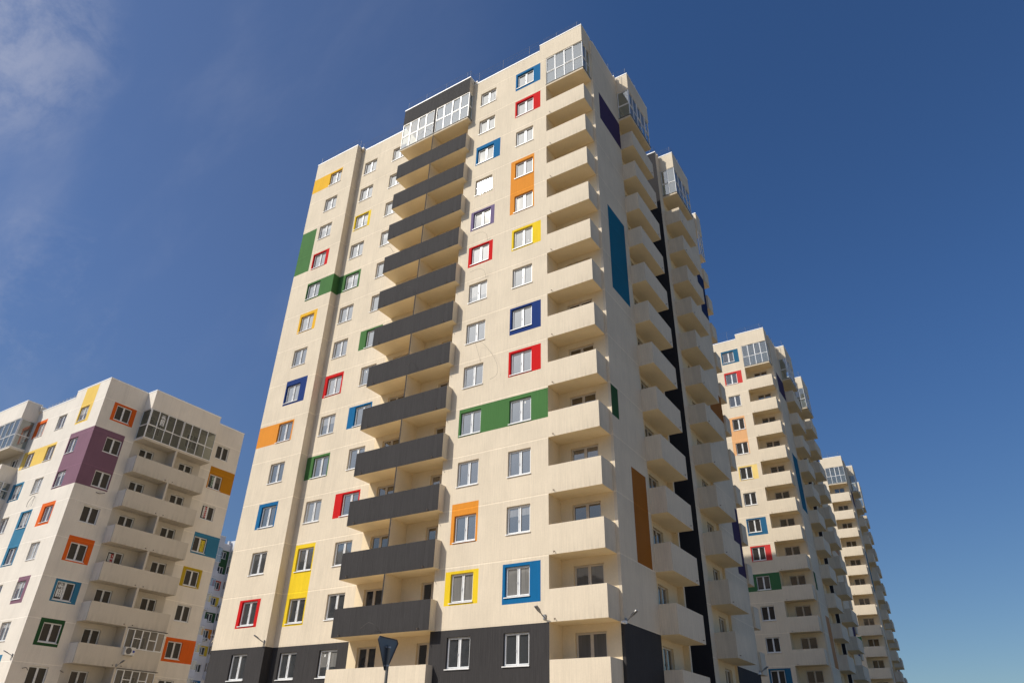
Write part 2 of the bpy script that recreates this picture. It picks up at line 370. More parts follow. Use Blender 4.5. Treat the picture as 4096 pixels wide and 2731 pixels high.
def cable(parent, face, plane, pts, r=.0018, name='loose_cable', mat=WIRE, zoff=ZG):
    """pts: (u, out, z)"""
    q = [(u, plane-o_, z) if face == 'F' else (plane+o_, u, z) for u, o_, z in pts]
    # soften with a Catmull-Rom pass
    V = [Vector(p) for p in q]; S = []
    for i in range(len(V)-1):
        p0, p1, p2, p3 = V[max(i-1, 0)], V[i], V[i+1], V[min(i+2, len(V)-1)]
        for k in range(4):
            t = k/4; S.append(.5*((2*p1)+(p2-p0)*t+(2*p0-5*p1+4*p2-p3)*t*t+(3*p1-p0-3*p2+p3)*t**3))
    S.append(V[-1]); mb = MB(); mb.tube(S, r, mat, 5)
    return link(name, mb.mesh(name, U, zoff), parent)

# ------------------------------------------------------------------ ground
mb = MB()
mb.poly([(-900, -900, 0), (900, -900, 0), (900, 900, 0), (-900, 900, 0)], None)
def ground_mat():
    mt, t, b = newmat('dusty_ground'); n = t.nodes; l = t.links.new
    tc_ = n.new('ShaderNodeTexCoord'); q = n.new('ShaderNodeTexNoise'); q.inputs['Scale'].default_value = .08; q.inputs['Detail'].default_value = 8; l(tc_.outputs['Object'], q.inputs['Vector'])
    c = n.new('ShaderNodeValToRGB'); c.color_ramp.elements[0].position = .4; c.color_ramp.elements[0].color = (.32, .26, .18, 1); c.color_ramp.elements[1].position = .62; c.color_ramp.elements[1].color = (.46, .37, .255, 1)
    l(q.outputs[0], c.inputs[0]); l(c.outputs[0], b.inputs['Base Color']); b.inputs['Roughness'].default_value = .95
    return mt
mb.mats = []; mb.m = [0]; mb.mats.append(ground_mat())
tag(link('ground', mb.mesh('ground', 1, 0)), kind='structure')
mb = MB(); ASPH = simple('asphalt', (.11, .095, .075), .9, noise_amt=.15, nscale=.7); mb.box(24, 420, -19.9, 420, 0.004, 0.008, ASPH)  # unseen asphalt lot added here to cut bounce onto the shaded walls
mb.box(-420, 420, -34, -20.0005, 0.004, 0.008, ASPH)
tag(link('road', mb.mesh('road', 1, 0)), kind='structure')
mb = MB(); mb.box(-70, 3.9, -19.9, -17, 0.004, .14, simple('paving', (.30, .28, .25), .85, noise_amt=.12))
tag(link('pavement', mb.mesh('pavement', 1, 0)), kind='structure')

# ------------------------------------------------------------------ the tower
A0, A1, C0, C1, CE, D0, E0, E1 = -9.035, -7.419, -5.404, -3.20, -3.30, -3.30, -1.035, -.053
yA, yB, yC, yE = .09, .293, -.175, .42
G0, G1, XG = 1.864, 3.171, .313
X1, YN, H0, H1, XH, YR, YREAR = -.105, 4.79, 5.069, 6.357, .306, 8.14, 8.35
pb, pt_, ct = -.417, .063, .069
GZ = -ZG
def tower(name, label, loc, rz, far, full=True):
    s = '*' if far else ''
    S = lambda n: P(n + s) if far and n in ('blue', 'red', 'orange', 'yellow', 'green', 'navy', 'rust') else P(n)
    root = empty(name, loc, rz); tag(root, label, 'building', 'cream apartment towers')
    cream, smooth, dark, black, bounce_soffit = P('cream'), P('smooth'), P('dark'), P('black'), P('bounce_soffit')
    zb = pb-12
    W = .465; H = .472
    XA, XB1, XB2, XD1, XD2 = -8.361, -7.195, -6.131, -2.948, -1.852
    FL = range(14)
    # --- walls, one mesh
    def walls():
        m_ = MB()
        hs = lambda x: [(x, x+W, -k, -k+H) for k in FL]
        dk = lambda a, b: (a, b, GZ, zb, dark)
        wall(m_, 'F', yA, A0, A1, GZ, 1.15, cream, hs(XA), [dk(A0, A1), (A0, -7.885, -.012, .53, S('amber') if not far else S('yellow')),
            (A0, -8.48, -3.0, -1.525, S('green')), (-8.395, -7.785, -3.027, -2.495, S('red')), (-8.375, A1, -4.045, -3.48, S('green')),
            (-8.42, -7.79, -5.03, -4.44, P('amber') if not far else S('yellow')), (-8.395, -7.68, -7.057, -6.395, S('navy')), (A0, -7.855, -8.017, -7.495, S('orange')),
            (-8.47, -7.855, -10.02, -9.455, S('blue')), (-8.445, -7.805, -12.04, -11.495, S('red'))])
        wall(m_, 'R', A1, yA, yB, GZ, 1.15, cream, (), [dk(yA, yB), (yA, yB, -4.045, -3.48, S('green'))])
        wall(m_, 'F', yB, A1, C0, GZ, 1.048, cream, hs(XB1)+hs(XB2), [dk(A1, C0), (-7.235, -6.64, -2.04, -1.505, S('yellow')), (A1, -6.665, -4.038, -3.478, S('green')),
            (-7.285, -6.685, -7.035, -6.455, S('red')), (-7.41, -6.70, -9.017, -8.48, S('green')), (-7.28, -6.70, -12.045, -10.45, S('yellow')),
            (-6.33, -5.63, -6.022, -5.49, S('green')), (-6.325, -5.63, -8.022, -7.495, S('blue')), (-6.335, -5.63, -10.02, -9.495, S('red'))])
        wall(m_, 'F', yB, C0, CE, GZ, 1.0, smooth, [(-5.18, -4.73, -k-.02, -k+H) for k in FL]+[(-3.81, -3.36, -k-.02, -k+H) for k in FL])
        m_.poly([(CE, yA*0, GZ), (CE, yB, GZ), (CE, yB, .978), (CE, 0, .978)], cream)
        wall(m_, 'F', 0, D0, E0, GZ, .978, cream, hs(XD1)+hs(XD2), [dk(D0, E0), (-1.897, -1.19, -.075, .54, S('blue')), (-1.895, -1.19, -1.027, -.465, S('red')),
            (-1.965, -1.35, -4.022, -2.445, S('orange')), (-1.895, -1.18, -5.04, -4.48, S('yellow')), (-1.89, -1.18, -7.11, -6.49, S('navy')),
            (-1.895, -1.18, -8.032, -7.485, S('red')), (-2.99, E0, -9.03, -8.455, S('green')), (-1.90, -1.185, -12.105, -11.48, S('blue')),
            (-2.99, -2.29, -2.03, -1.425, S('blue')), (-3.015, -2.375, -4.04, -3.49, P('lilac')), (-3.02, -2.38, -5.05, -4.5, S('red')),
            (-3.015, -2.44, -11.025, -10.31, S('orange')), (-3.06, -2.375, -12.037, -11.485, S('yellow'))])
        # corner loggia
        wall(m_, 'R', E0, 0, yE, GZ, .6, smooth)
        wall(m_, 'F', yE, E0, E1, GZ, .6, smooth, [(-.82, -.29, -k-.02, -k+H) for k in FL])
        wall(m_, 'F', yE, E1, 0, GZ, 1.05, cream, (), [dk(E1, 0)])
        wall(m_, 'R', 0, yE, G0, GZ, 1.05, cream, (), [dk(yE, G0), (.705, G0, -1.415, -.535, P('purple')), (.80, 1.655, -6.135, -3.965, P('teal')),
            (yE, .715, -9.04, -8.445, P('darkgreen')), (1.10, 1.735, -11.41, -9.77, S('rust'))])
        # loggia G
        m_.poly([(0, G0, GZ), (X1, G0, GZ), (X1, G0, 1.05), (0, G0, 1.05)], smooth)
        wall(m_, 'R', X1-.01, G0, G1, GZ, 1.05, smooth, [(2.21, 2.69, -k-.02, -k+H) for k in FL])
        m_.poly([(X1-.01, G1, GZ), (0, G1, GZ), (0, G1, 1.05), (X1-.01, G1, 1.05)], smooth)
        m_.poly([(0, G1, GZ), (0, G1+.07, GZ), (0, G1+.07, 1.05), (0, G1, 1.05)], cream)
        # light shaft
        m_.poly([(0, G1+.07, GZ), (-1.5, G1+.07, GZ), (-1.5, G1+.07, 1.05), (0, G1+.07, 1.05)], cream)
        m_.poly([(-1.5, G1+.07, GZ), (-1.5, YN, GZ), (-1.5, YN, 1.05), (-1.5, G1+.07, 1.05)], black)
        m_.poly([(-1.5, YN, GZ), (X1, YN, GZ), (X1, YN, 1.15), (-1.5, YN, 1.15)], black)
        wall(m_, 'R', X1, YN, H0, GZ, 1.15, cream, (), [dk(YN, H0)] if False else [])
        m_.poly([(X1, H0, GZ), (-.16, H0, GZ), (-.16, H0, 1.15), (X1, H0, 1.15)], smooth)
        wall(m_, 'R', -.16, H0, H1, GZ, 1.15, smooth, [(5.66, 6.12, -k-.02, -k+H) for k in FL])
        m_.poly([(-.16, H1, GZ), (X1, H1, GZ), (X1, H1, 1.15), (-.16, H1, 1.15)], smooth)
        wall(m_, 'R', X1, H1, YR, GZ, 1.10, cream, (), [dk(H1, YR), (7.49, YR, -2.87, -1.36, P('deepnavy')), (7.0, YR, -6.2, -5.4, S('rust')), (7.49, YR, -10.3, -8.6, P('purple'))])
        # rear and far side
        m_.poly([(X1, YR, GZ), (-1.1, YR, GZ), (-1.1, YR, 1.1), (X1, YR, 1.1)], smooth)
        m_.poly([(-1.1, YR, GZ), (-1.1, YREAR, GZ), (-1.1, YREAR, 1.1), (-1.1, YR, 1.1)], cream)
        m_.poly([(-1.1, YREAR, GZ), (A0, YREAR, GZ), (A0, YREAR, 1.1), (-1.1, YREAR, 1.1)], cream)
        m_.poly([(A0, YREAR, GZ), (A0, yA, GZ), (A0, yA, 1.15), (A0, YREAR, 1.15)], cream)
        return m_.mesh('wall', U, ZG)
    link('wall', cached(('walls', far), walls), root)
    # --- roof with parapet copings
    def roof():
        m_ = MB()
        for q in ((A0+.01, A1, yA+.03, YREAR-.01), (A1, -1.5, yB+.03, YREAR-.01), (-1.5, -.12, yE+.02, G1+.06), (-1.5, -.12, YN+.02, YR-.01)):
            m_.poly([(q[0], q[2], .90), (q[1], q[2], .90), (q[1], q[3], .90), (q[0], q[3], .90)], ROOFM)
        def cap(x0, x1, y0, y1, z): m_.box(x0-.006, x1+.006, y0-.006, y1+.006, z, z+.030, CAP)
        def up(x0, x1, y0, y1, z): m_.box(x0, x1, y0, y1, .90, z, cream)
        up(A0+.003, A1-.003, yA+.003, yA+.10, 1.15); cap(A0, A1, yA, yA+.12, 1.15); cap(A0, A0+.10, yA+.13, YREAR, 1.15); cap(A1-.10, A1, yA+.13, yB+.12, 1.15)
        up(A1+.003, C0, yB+.003, yB+.10, 1.048); cap(A1+.008, C0, yB, yB+.10, 1.048)
        up(D0+.003, -1.21, .003, .10, .978); cap(D0+.10, -1.216, 0, .10, .978)
        # block over the corner loggia
        m_.box(-1.207, E1, -.0, yE+.047, .978, 1.185, cream); m_.box(E0, E1, .0, yE-.001, .60, .978, cream, bottom=smooth)
        cap(-1.207, E1, 0, yE+.047, 1.185)
        up(-.1, -.003, yE+.05, G0, 1.05); cap(-.10, 0, yE+.06, G0-.01, 1.05); cap(-.10, 0, G1+.03, G1+.075, 1.05)
        # block over the paired loggias
        m_.box(C0, C1, yC, -.003, .57, 1.123, cream, front=dark, bottom=smooth); m_.box(C0, D0-.002, -.003, yB-.003, .57, 1.123, cream, bottom=smooth, front=None)
        cap(C0, C1, yC, yB, 1.123)
        m_.box(-3.19, -3.12, .02, .16, .985, 1.10, cream); cap(-3.19, -3.12, .02, .16, 1.10)
        m_.box(A1+.03, A1+.10, yB-.06, yB+.05, 1.055, 1.12, cream); cap(A1+.03, A1+.10, yB-.06, yB+.05, 1.12)
        # blocks over loggias G and H
        m_.box(0.003, XG, G0, G1+.03, .595, 1.17, cream, bottom=smooth); m_.box(-.112, .003, G0+.002, G1-.002, .595, 1.17, cream, bottom=smooth, right=None)
        cap(-.10, XG, G0, G1+.03, 1.17)
        m_.box(-.03, .0, G0-.12, G0-.04, 1.05, 1.14, cream); cap(-.05, .0, G0-.12, G0-.04, 1.14)
        m_.box(X1+.003, XH, H0, H1+.04, .60, 1.155, cream, bottom=smooth); m_.box(-.158, X1+.003, H0+.002, H1-.002, .60, 1.155, cream, bottom=smooth, right=None)
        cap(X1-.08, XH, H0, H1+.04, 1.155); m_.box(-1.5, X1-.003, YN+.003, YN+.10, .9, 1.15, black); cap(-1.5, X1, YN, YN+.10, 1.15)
        m_.box(X1-.02, X1+.02, H0-.13, H0-.05, 1.15, 1.19, cream)
        cap(X1-.10, X1, H1+.06, YR, 1.10)
        m_.box(-1.1, -.05, YR+.003, YR+.42, .6, 1.30, cream, bottom=smooth); cap(-1.1, -.05, YR, YR+.42, 1.30)
        cap(A0, -1.11, YREAR-.10, YREAR, 1.10)
        return m_.mesh('roof', U, ZG)
    link('roof', cached('roof', roof), root)
    # --- railings on the parapets: posts and thin wires
    def rail(pts, z, posts):
        """wires run along pts; posts stand at the listed distances from each leg's start"""
        m_ = MB(); top = 1.46
        for (a, b), ps in zip(zip(pts, pts[1:]), posts):
            a = Vector(a); b = Vector(b); d = (b-a)
            for t in ps:
                p = a+d*t; m_.tube([(p.x, p.y, z), (p.x, p.y, top+.015)], .0062, STEEL, 5)
            for k in range(5):
                zz = z+.04+(top-z-.04)*k/4; m_.tube([(a.x, a.y, zz), (b.x, b.y, zz)], .0016, WIRE, 4)
        return m_.mesh('roof_railing', U, ZG)
    for i, (pts, z, ps) in enumerate((([(A0+.06, yA+.25), (A0+.06, yA+.06), (A1-.05, yA+.06), (A1-.05, yB+.06), (C0-.05, yB+.06)], 1.08, ((0,), (0,), (.42, 1), (1,), (.42, .85))),
                      ([(C0+.05, yC+.06), (C1-.05, yC+.06), (C1-.05, .06), (-1.27, .06)], 1.0, ((0, .30, .62, .95), (0,), (.08, .46, .86))),
                      ([(-1.15, .06), (-.12, .06), (-.12, .42)], 1.21, ((.38, .93), (1,))), ([(-.06, 1.0), (-.06, G0+.06), (XG-.05, G0+.06), (XG-.05, G1)], 1.08, ((.6, .96), (.95,), (.5,))),
                      ([(-1.0, YN+.06), (X1-.05, YN+.06), (X1-.05, H0+.06), (XH-.05, H0+.06), (XH-.05, H1)], 1.17, ((.3, .85), (1,), (.92,), (.5,))))):
        link('roof_railing', cached('rail%d' % i, lambda: rail(pts, z, ps)), root)
    # --- windows
    def STK(k):
        for kk, x, dx, dz in ((0, XD1, .10, .30), (2, XD2, .12, .33), (2, XD2, .34, .36), (9, XD2, .30, .37), (13, XB2, .10, .36), (5, XD2, .33, .12), (7, XB2, .12, .34), (6, XD1, .12, .2)):
            if kk == k:
                def mk():
                    m_ = MB(); m_.box(0, .028, .0485, .0492, 0, .042, WPS); return m_.mesh('sticker')
                link('sticker', cached('stk', mk), wins[(x, k)], (dx*U, 0, dz*U))
    wins = {}
    for k in FL:
        for x, y in ((XA, yA), (XB1, yB), (XB2, yB), (XD1, 0), (XD2, 0)):
            if far and x < -5.5: continue
            glm = GL_T if not far else (GL_L if k < 3 else GL_B)  # far panes darkened lower down in place of dimmer reflections
            if not far and y == 0 and (x == XD1 and k in (2, 3, 4) or x == XD2 and k in (3, 4, 5)): glm = GL_S if k == 3 and x == XD1 else GL_M  # paler glass copies put the sun glare into these windows
            o, p = window(root, 'F', y, x, -k, W, H, gl=glm, split=.52); wins[(x, k)] = o
            if not far and x == XD1 and k == 3:
                # pane turned on purpose so the sun glints straight at the camera
                wc = Vector(((x+W/2)*U, 0, (-k+H/2+ZG)*U)); n_ = (to_sun + (cam.matrix_world.translation-wc).normalized()).normalized()
                p.rotation_euler = (math.asin(-n_.z)*-1 if False else math.atan2(n_.z, -n_.y)*-1, 0, math.atan2(n_.x, -n_.y))
        if not far: STK(k)
        for x in (-5.18, -3.81): window(root, 'F', yB, x, -k-.02, .45, H+.02, 'loggia_window', GL_L, BEIGEFR, False)
        window(root, 'F', yE, -.82, -k-.02, .53, H+.02, 'loggia_window', GL_L, BEIGEFR, False)
        window(root, 'R', X1-.01, 2.21, -k-.02, .48, H+.02, 'loggia_window', GL_L, BEIGEFR, False)
        window(root, 'R', -.16, 5.66, -k-.02, .46, H+.02, 'loggia_window', GL_L, BEIGEFR, False)
    # --- balconies
    T = .05
    def bE():
        m_ = MB(); m_.box(E0, E1, 0, T, pb, pt_, cream, bottom=bounce_soffit); m_.box(E1-T, E1, T, yE-.001, pb, pt_, cream, bottom=bounce_soffit, front=None); m_.box(E0+.001, E1-T, T, yE-.001, pb, pb+.06, smooth, bottom=bounce_soffit); return m_.mesh('balcony')
    def spouts(pts):
        m_ = MB()
        for x, y, z, d in pts: m_.tube([(x, y+.01, z), (x, y-.035, z-.004), (x+.012, y-.05, z-.028)] if d == 'F' else [(x-.01, y, z), (x+.03, y, z)], .006, simple('rusty_spout', (.12, .08, .05), .7), 6)
        return m_.mesh('drain_spout')
    def bC(mat):
        def f_():
            m_ = MB(); m_.box(C0, C1, yC, yC+T, pb, ct, cream, front=mat, bottom=bounce_soffit); m_.box(C0, C0+T, yC+T, yB-.001, pb, ct, cream, bottom=bounce_soffit, front=None)
            m_.box(C1-T, C1, yC+T, -.001, pb, ct, cream, bottom=bounce_soffit, front=None)
            m_.box(C0+T, C1-T, yC+T, -.001, pb, pb+.06, smooth, bottom=bounce_soffit); m_.box(C0+T, CE-.001, -.001, yB-.001, pb, pb+.06, smooth, bottom=bounce_soffit, front=None); return m_.mesh('balcony')
        return f_
    def dvC():
        m_ = MB(); m_.box(-4.307, -4.278, yC+.002, yB-.001, ct+.0005, 1+pb-.0005, smooth, front=dark); m_.box(-4.307, -4.278, yC+T, yB-.001, pb+.06, ct+.0005, smooth); return m_.mesh('divider')
    def bR(x0, xi, xo, ya, yb_):
        def f_():
            m_ = MB(); m_.box(xo-T, xo, ya, yb_, pb, pt_, cream, bottom=bounce_soffit); m_.box(x0+.001, xo-T, ya, ya+T, pb, pt_, cream, bottom=bounce_soffit, right=None)
            m_.box(x0+.001, xo-T, yb_-T, yb_, pb, pt_, cream, bottom=bounce_soffit, right=None); m_.box(x0+.001, xo-T, ya+T, yb_-T, pb, pb+.06, smooth, bottom=bounce_soffit)
            m_.box(xi+.001, x0+.001, ya+.001, yb_-.001, pb, pb+.06, smooth, bottom=bounce_soffit, right=None); return m_.mesh('balcony')
        return f_
    for k in range(1, 14):
        zl = (0, 0, (ZG-k)*U)
        o = link('balcony', cached('bE', bE), root, zl); link('drain_spout', cached('sE', lambda: spouts([(-.93, 0, pb+.045, 'F')])), o)
        o = link('balcony', cached('bC1' if k < 13 else 'bC2', bC(dark if k < 13 else cream)), root, zl)
        if k < 13: o['label'] = 'wide balcony with charcoal front'
        if k < 13: link('divider', cached('dvC', dvC), o); sC = cached('sC', lambda: spouts([(0, yC, pb+.04, 'F')])); link('drain_spout', sC, o, (-5.2*U, 0, 0)); link('drain_spout', sC, o, (-3.42*U, 0, 0))
        o = link('balcony', cached('bG', bR(0, X1-.01, XG, G0, G1)), root, zl); link('drain_spout', cached('sG', lambda: spouts([(XG, 3.02, pb+.05, 'R')])), o)
        o = link('balcony', cached('bH', bR(X1, -.16, XH, H0, H1)), root, zl); link('drain_spout', cached('sH', lambda: spouts([(XH, H0+.12, pb+.05, 'R')])), o)
        def bRear():
            m_ = MB(); m_.box(-1.1, -.05, YR+.003, YR+.42, pb, pt_, cream, bottom=smooth); return m_.mesh('balcony')
        link('balcony', cached('bZ', bRear), root, zl)
    # extra divider under the glazed top floor
    link('divider', cached('dv0', lambda: (lambda m_: (m_.box(-4.325, -4.262, yC-.002, yB-.001, -.347, .569, smooth, front=dark), m_)[1])(MB()).mesh('divider', U, ZG)), root)
    # --- glazed top loggias
    zs, zt = -.36, .595
    def sl1(m_): m_.box(E0+.001, E1, 0, yE-.001, pb, zs, cream, bottom=bounce_soffit); m_.box(E0-.01, E1+.012, -.012, yE, zs, zs+.012, DARKM)
    def sl2(m_):
        m_.box(C0, C1, yC, -.001, pb, zs, cream, bottom=bounce_soffit, back=None); m_.box(C0, CE-.001, -.001, yB-.001, pb, zs, cream, bottom=bounce_soffit, front=None); m_.box(C0-.012, C1+.012, yC-.014, -.002, zs, zs+.012, DARKM)
    def sl3(m_): m_.box(.001, XG, G0, G1, pb, zs, cream, bottom=bounce_soffit, left=None); m_.box(X1-.009, .001, G0+.001, G1-.001, pb, zs, bounce_soffit, right=None); m_.box(.002, XG+.014, G0-.012, G1+.012, zs, zs+.012, DARKM)
    def sl4(m_): m_.box(X1+.001, XH, H0, H1, pb, zs, cream, bottom=bounce_soffit, left=None); m_.box(-.159, X1+.001, H0+.001, H1-.001, pb, zs, bounce_soffit, right=None); m_.box(X1+.002, XH+.014, H0-.012, H1+.012, zs, zs+.012, DARKM)
    def sl5(m_): m_.box(-1.1, -.05, YR+.003, YR+.42, pb, zs, cream)
    for i, q in enumerate((sl1, sl2, sl3, sl4, sl5)):
        def mk():
            m_ = MB(); q(m_); return m_.mesh('floor_slab', U, ZG)
        link('floor_slab', cached('slab%d' % i, mk), root)
    g0 = zs+.012
    glazing(root, 'loggia_glazing', [('F', .012, E0+.004, E1-.006, 4), ('R', E1-.006, .044, yE-.004, 2)], g0, .598, (.075, None), ZG)
    glazing(root, 'loggia_glazing', [('F', yC+.004, C0+.004, -4.327, 4)], g0, .568, (.09, None), ZG)
    glazing(root, 'loggia_glazing', [('F', yC+.004, -4.260, C1-.004, 4), ('R', C1-.004, yC+.036, -.004, 1)], g0, .568, (.09, None), ZG)
    glazing(root, 'loggia_glazing', [('R', XG-.004, G0+.038, G1-.004, 5), ('F', G0+.006, .004, XG-.006, 1)], g0, .593, (.08, None), ZG)
    glazing(root, 'loggia_glazing', [('R', XH-.004, H0+.038, H1-.004, 4), ('F', H0+.006, X1+.004, XH-.006, 2)], g0, .598, (.08, None), ZG)
    glazing(root, 'loggia_glazing', [('R', -.055, YR+.01, YR+.41, 2)], g0, .598, (.08, None), ZG)
    # --- loose cables left sticking out of the walls
    cable(root, 'F', 0, [(-2.50, 0, .02), (-2.50, .10, .16), (-2.62, .16, .17), (-2.78, .18, .19)])
    cable(root, 'F', 0, [(-2.50, .0, .16), (-2.47, .06, .10), (-2.44, .05, -.05), (-2.43, .02, -.12)])
    for k, sgn in ((5, 1), (6, 1)):
        cable(root, 'F', 0, [(-2.52, 0, -k+.52), (-2.52, .09, -k+.66), (-2.66, .14, -k+.70), (-2.83, .15, -k+.68)])
    if not far:
        cable(root, 'F', 0, [(-2.55, 0, -7.50), (-2.60, .06, -7.25), (-2.62, .10, -7.08), (-2.45, .11, -7.16), (-2.25, .10, -7.42), (-2.12, .06, -7.70), (-2.12, .05, -7.92), (-2.28, .04, -7.98)])
        for u_, z_, l_ in ((-4.29, .0-.40, .34), (-4.29, -3.42, .30), (-4.10, -4.40, .26), (-4.29, -5.42+.06, .42), (-4.0, -7.36, .2), (-4.25, -12.40, .36)):
            cable(root, 'F', yC, [(u_, 0, z_), (u_-.04, .08, z_+.10), (u_-l_*.5, .12, z_+.16), (u_-l_, .10, z_+.08)], .0028)
        cable(root, 'F', yB, [(-5.62, 0, -3.36), (-5.66, .12, -3.26), (-5.82, .18, -3.24)], .003)
    return root

GRP = 'cream apartment towers'
tower('apartment_tower', 'nearest and largest cream tower, with charcoal balcony fronts and bright paint patches', (0, 0, 0), 0, False)
tower('apartment_tower', 'middle cream tower behind the nearest one, with a lit face over a shaded lower half', (-.0055*U, 16.192*U, .0317*U), .00278, True)
tower('apartment_tower', 'farthest and smallest cream tower at the right end of the row', (.0406*U, 32.435*U, .0604*U), .0473, True)

# ------------------------------------------------------------------ signs stuck inside windows
def text_mesh(body, size, mat, line=1.0, align='CENTER', bold=.012):
    cu_ = bpy.data.curves.new('t', 'FONT'); cu_.body = body; cu_.size = size; cu_.align_x = align; cu_.align_y = 'CENTER'; cu_.space_line = line; cu_.offset = bold*size
    cu_.extrude = .002
    to = bpy.data.objects.new('t', cu_); C.objects.link(to)
    dg = bpy.context.evaluated_depsgraph_get(); me = bpy.data.meshes.new_from_object(to.evaluated_get(dg))
    bpy.data.objects.remove(to); bpy.data.curves.remove(cu_)
    me.materials.clear(); me.materials.append(mat); return me
def paper(w_, h_, mat, name='sheet', x=0, z=0):
    mb = MB(); mb.box(x-w_/2, x+w_/2, .004, .008, z-h_/2, z+h_/2, mat); return mb.mesh(name, 1, 0)
WP = simple('white_paper', (.80, .80, .78), .8, noise_amt=.02); RP = simple('red_paper', (.42, .03, .03), .8, noise_amt=.02)
YP = simple('yellow_paper', (.80, .62, .03), .8, noise_amt=.02); GP = simple('green_paper', (.03, .12, .06), .8, noise_amt=.02); INK = simple('black_ink', (.02, .02, .02), .7, noise_amt=0)

# ------------------------------------------------------------------ the white block on the left
LX, LY, LZ, LR = -15.3915, -.6808, -5.9390, -.0098
def left_block():
    zo = ZG + LZ          # storeys from its ground to its top sill line
    root = empty('apartment_block', (LX*U, LY*U, 0), LR)
    tag(root, 'white nine storey block at the left edge with a purple painted corner', 'building')
    wh, sm = P('white'), P('lwsmooth')
    W, H = .47, .459; FL = range(9); G = -zo
    m_ = MB()
    hs = lambda u: [(u, u+W, -k, -k+H) for k in FL]
    wall(m_, 'F', 0, -3.9, 0, G, .93, wh, hs(-1.210)+hs(-2.414)+hs(-3.616), [(-1.26, -.57, -.08, .93, P('lyellow')), (-1.25, 0, -2.05, -.37, P('lpurple')), (-3.77, -3.13, -.018, .56, P('lorange')),
        (-3.80, -1.92, -1.03, -.46, P('lyellow')), (-3.73, -3.06, -2.045, -1.485, P('lblue')), (-1.40, -.69, -3.075, -2.435, P('lorange')),
        (-2.53, -1.88, -4.04, -2.495, P('lblue')), (-1.19, -.585, -5.105, -4.43, P('lpurple')), (-1.20, -.57, -7.05, -6.32, P('lblue'))])
    wall(m_, 'F', 0, -1.80, 0, .93, 1.14, wh, (), [(-1.26, -.57, .93, 1.115, P('lyellow'))])
    wall(m_, 'F', 0, -7.2, -3.9, G, .93, sm, [(-4.55, -4.10, -k-.02, -k+H) for k in FL]+[(-6.0, -5.55, -k-.02, -k+H) for k in FL])
    wall(m_, 'R', 0, 0, 4.805, G, 1.14, wh, hs(.424)+hs(3.917)+[(1.455, 1.91, -k-.02, -k+H) for k in FL]+[(2.785, 3.25, -k-.02, -k+H) for k in FL],
         [(.32, 1.015, -.055, .505, P('lorange')), (0, .915, -2.05, -.37, P('lpurple')), (3.87, 4.805, -1.02, -.295, P('lamber')), (.32, 1.02, -4.04, -3.39, P('lorange')),
          (.36, 1.025, -5.045, -4.495, P('lblue')), (.325, .93, -6.08, -5.45, P('lgreen')), (3.885, 4.805, -3.055, -2.42, P('lblue')), (3.795, 4.465, -4.035, -3.475, P('lmustard')), (3.82, 4.805, -6.08, -5.45, P('lorange')),
          (1.2, 3.5, G, .57, sm)])
    m_.poly([(0, 4.805, G), (-7.2, 4.805, G), (-7.2, 4.805, 1.14), (0, 4.805, 1.14)], wh)
    m_.poly([(-7.2, 4.805, G), (-7.2, 0, G), (-7.2, 0, 1.14), (-7.2, 4.805, 1.14)], wh)
    m_.poly([(-1.80, 0, .93), (-1.80, 4.8, .93), (-1.80, 4.8, 1.14), (-1.80, 0, 1.14)], wh)
    link('wall', m_.mesh('wall', U, zo), root)
    m_ = MB(); m_.poly([(-7.19, .01, .85), (-.01, .01, .85), (-.01, 4.79, .85), (-7.19, 4.79, .85)], ROOFM)
    cap = lambda x0, x1, y0, y1, z: m_.box(x0-.006, x1+.006, y0-.006, y1+.006, z, z+.035, CAP)
    cap(-1.80, 0, 0, .10, 1.14); cap(-.10, 0, .115, 1.19, 1.14); cap(-.10, 0, 3.53, 4.805, 1.14); cap(-7.2, -1.81, 0, .10, .93); cap(-1.80, -1.70, .115, 4.8, 1.14); cap(-7.2, -.115, 4.70, 4.805, 1.14)
    m_.box(-.10, .44, 1.2, 3.51, .57, 1.14, sm, front=wh, right=wh); cap(-.10, .44, 1.2, 3.51, 1.14)
    m_.box(-7.2, -3.88, -.45, -.003, .59, 1.16, wh, bottom=sm); cap(-7.2, -3.88, -.45, 0, 1.16)
    m_.box(-3.86, -3.76, -.05, .10, .94, 1.06, wh); cap(-3.86, -3.76, -.05, .10, 1.06)
    link('roof', m_.mesh('roof', U, zo), root)
    m_ = MB()
    for i in range(9):
        x = -3.6+i*.21; m_.tube([(x, .08, .96), (x, .08, 1.13)], .005, STEEL, 5)
    for z in (1.02, 1.07, 1.12): m_.tube([(-3.7, .08, z), (-1.85, .08, z)], .004, STEEL, 4)
    link('roof_railing', m_.mesh('roof_railing', U, zo), root)
    for k in FL:
        for u_ in (-1.210, -2.414, -3.616): window(root, 'F', 0, u_, -k, W, H, gl=GL_F, zoff=zo)
        for u_ in (.424, 3.917): window(root, 'R', 0, u_, -k, W, H, gl=GL_B, zoff=zo)
        for u_ in (1.455, 2.785): window(root, 'R', 0, u_, -k-.02, .455 if u_ < 2 else .465, H+.02, 'loggia_window', GL_D, FRAME, False, zoff=zo)
        for u_ in (-4.55, -6.0): window(root, 'F', 0, u_, -k-.02, .45, H+.02, 'loggia_window', GL_D, FRAME, False, zoff=zo)
    T = .05; B0, B1, BO = 1.2, 3.5, .44
    def bR():
        m_ = MB(); m_.box(BO-T, BO, B0, B1, pb, .062, sm); m_.box(.001, BO-T, B0, B0+T, pb, .062, sm, right=None, front=wh); m_.box(.001, BO-T, B1-T, B1, pb, .062, sm, right=None)
        m_.box(.001, BO-T, B0+T, B1-T, pb, pb+.06, sm); return m_.mesh('balcony')
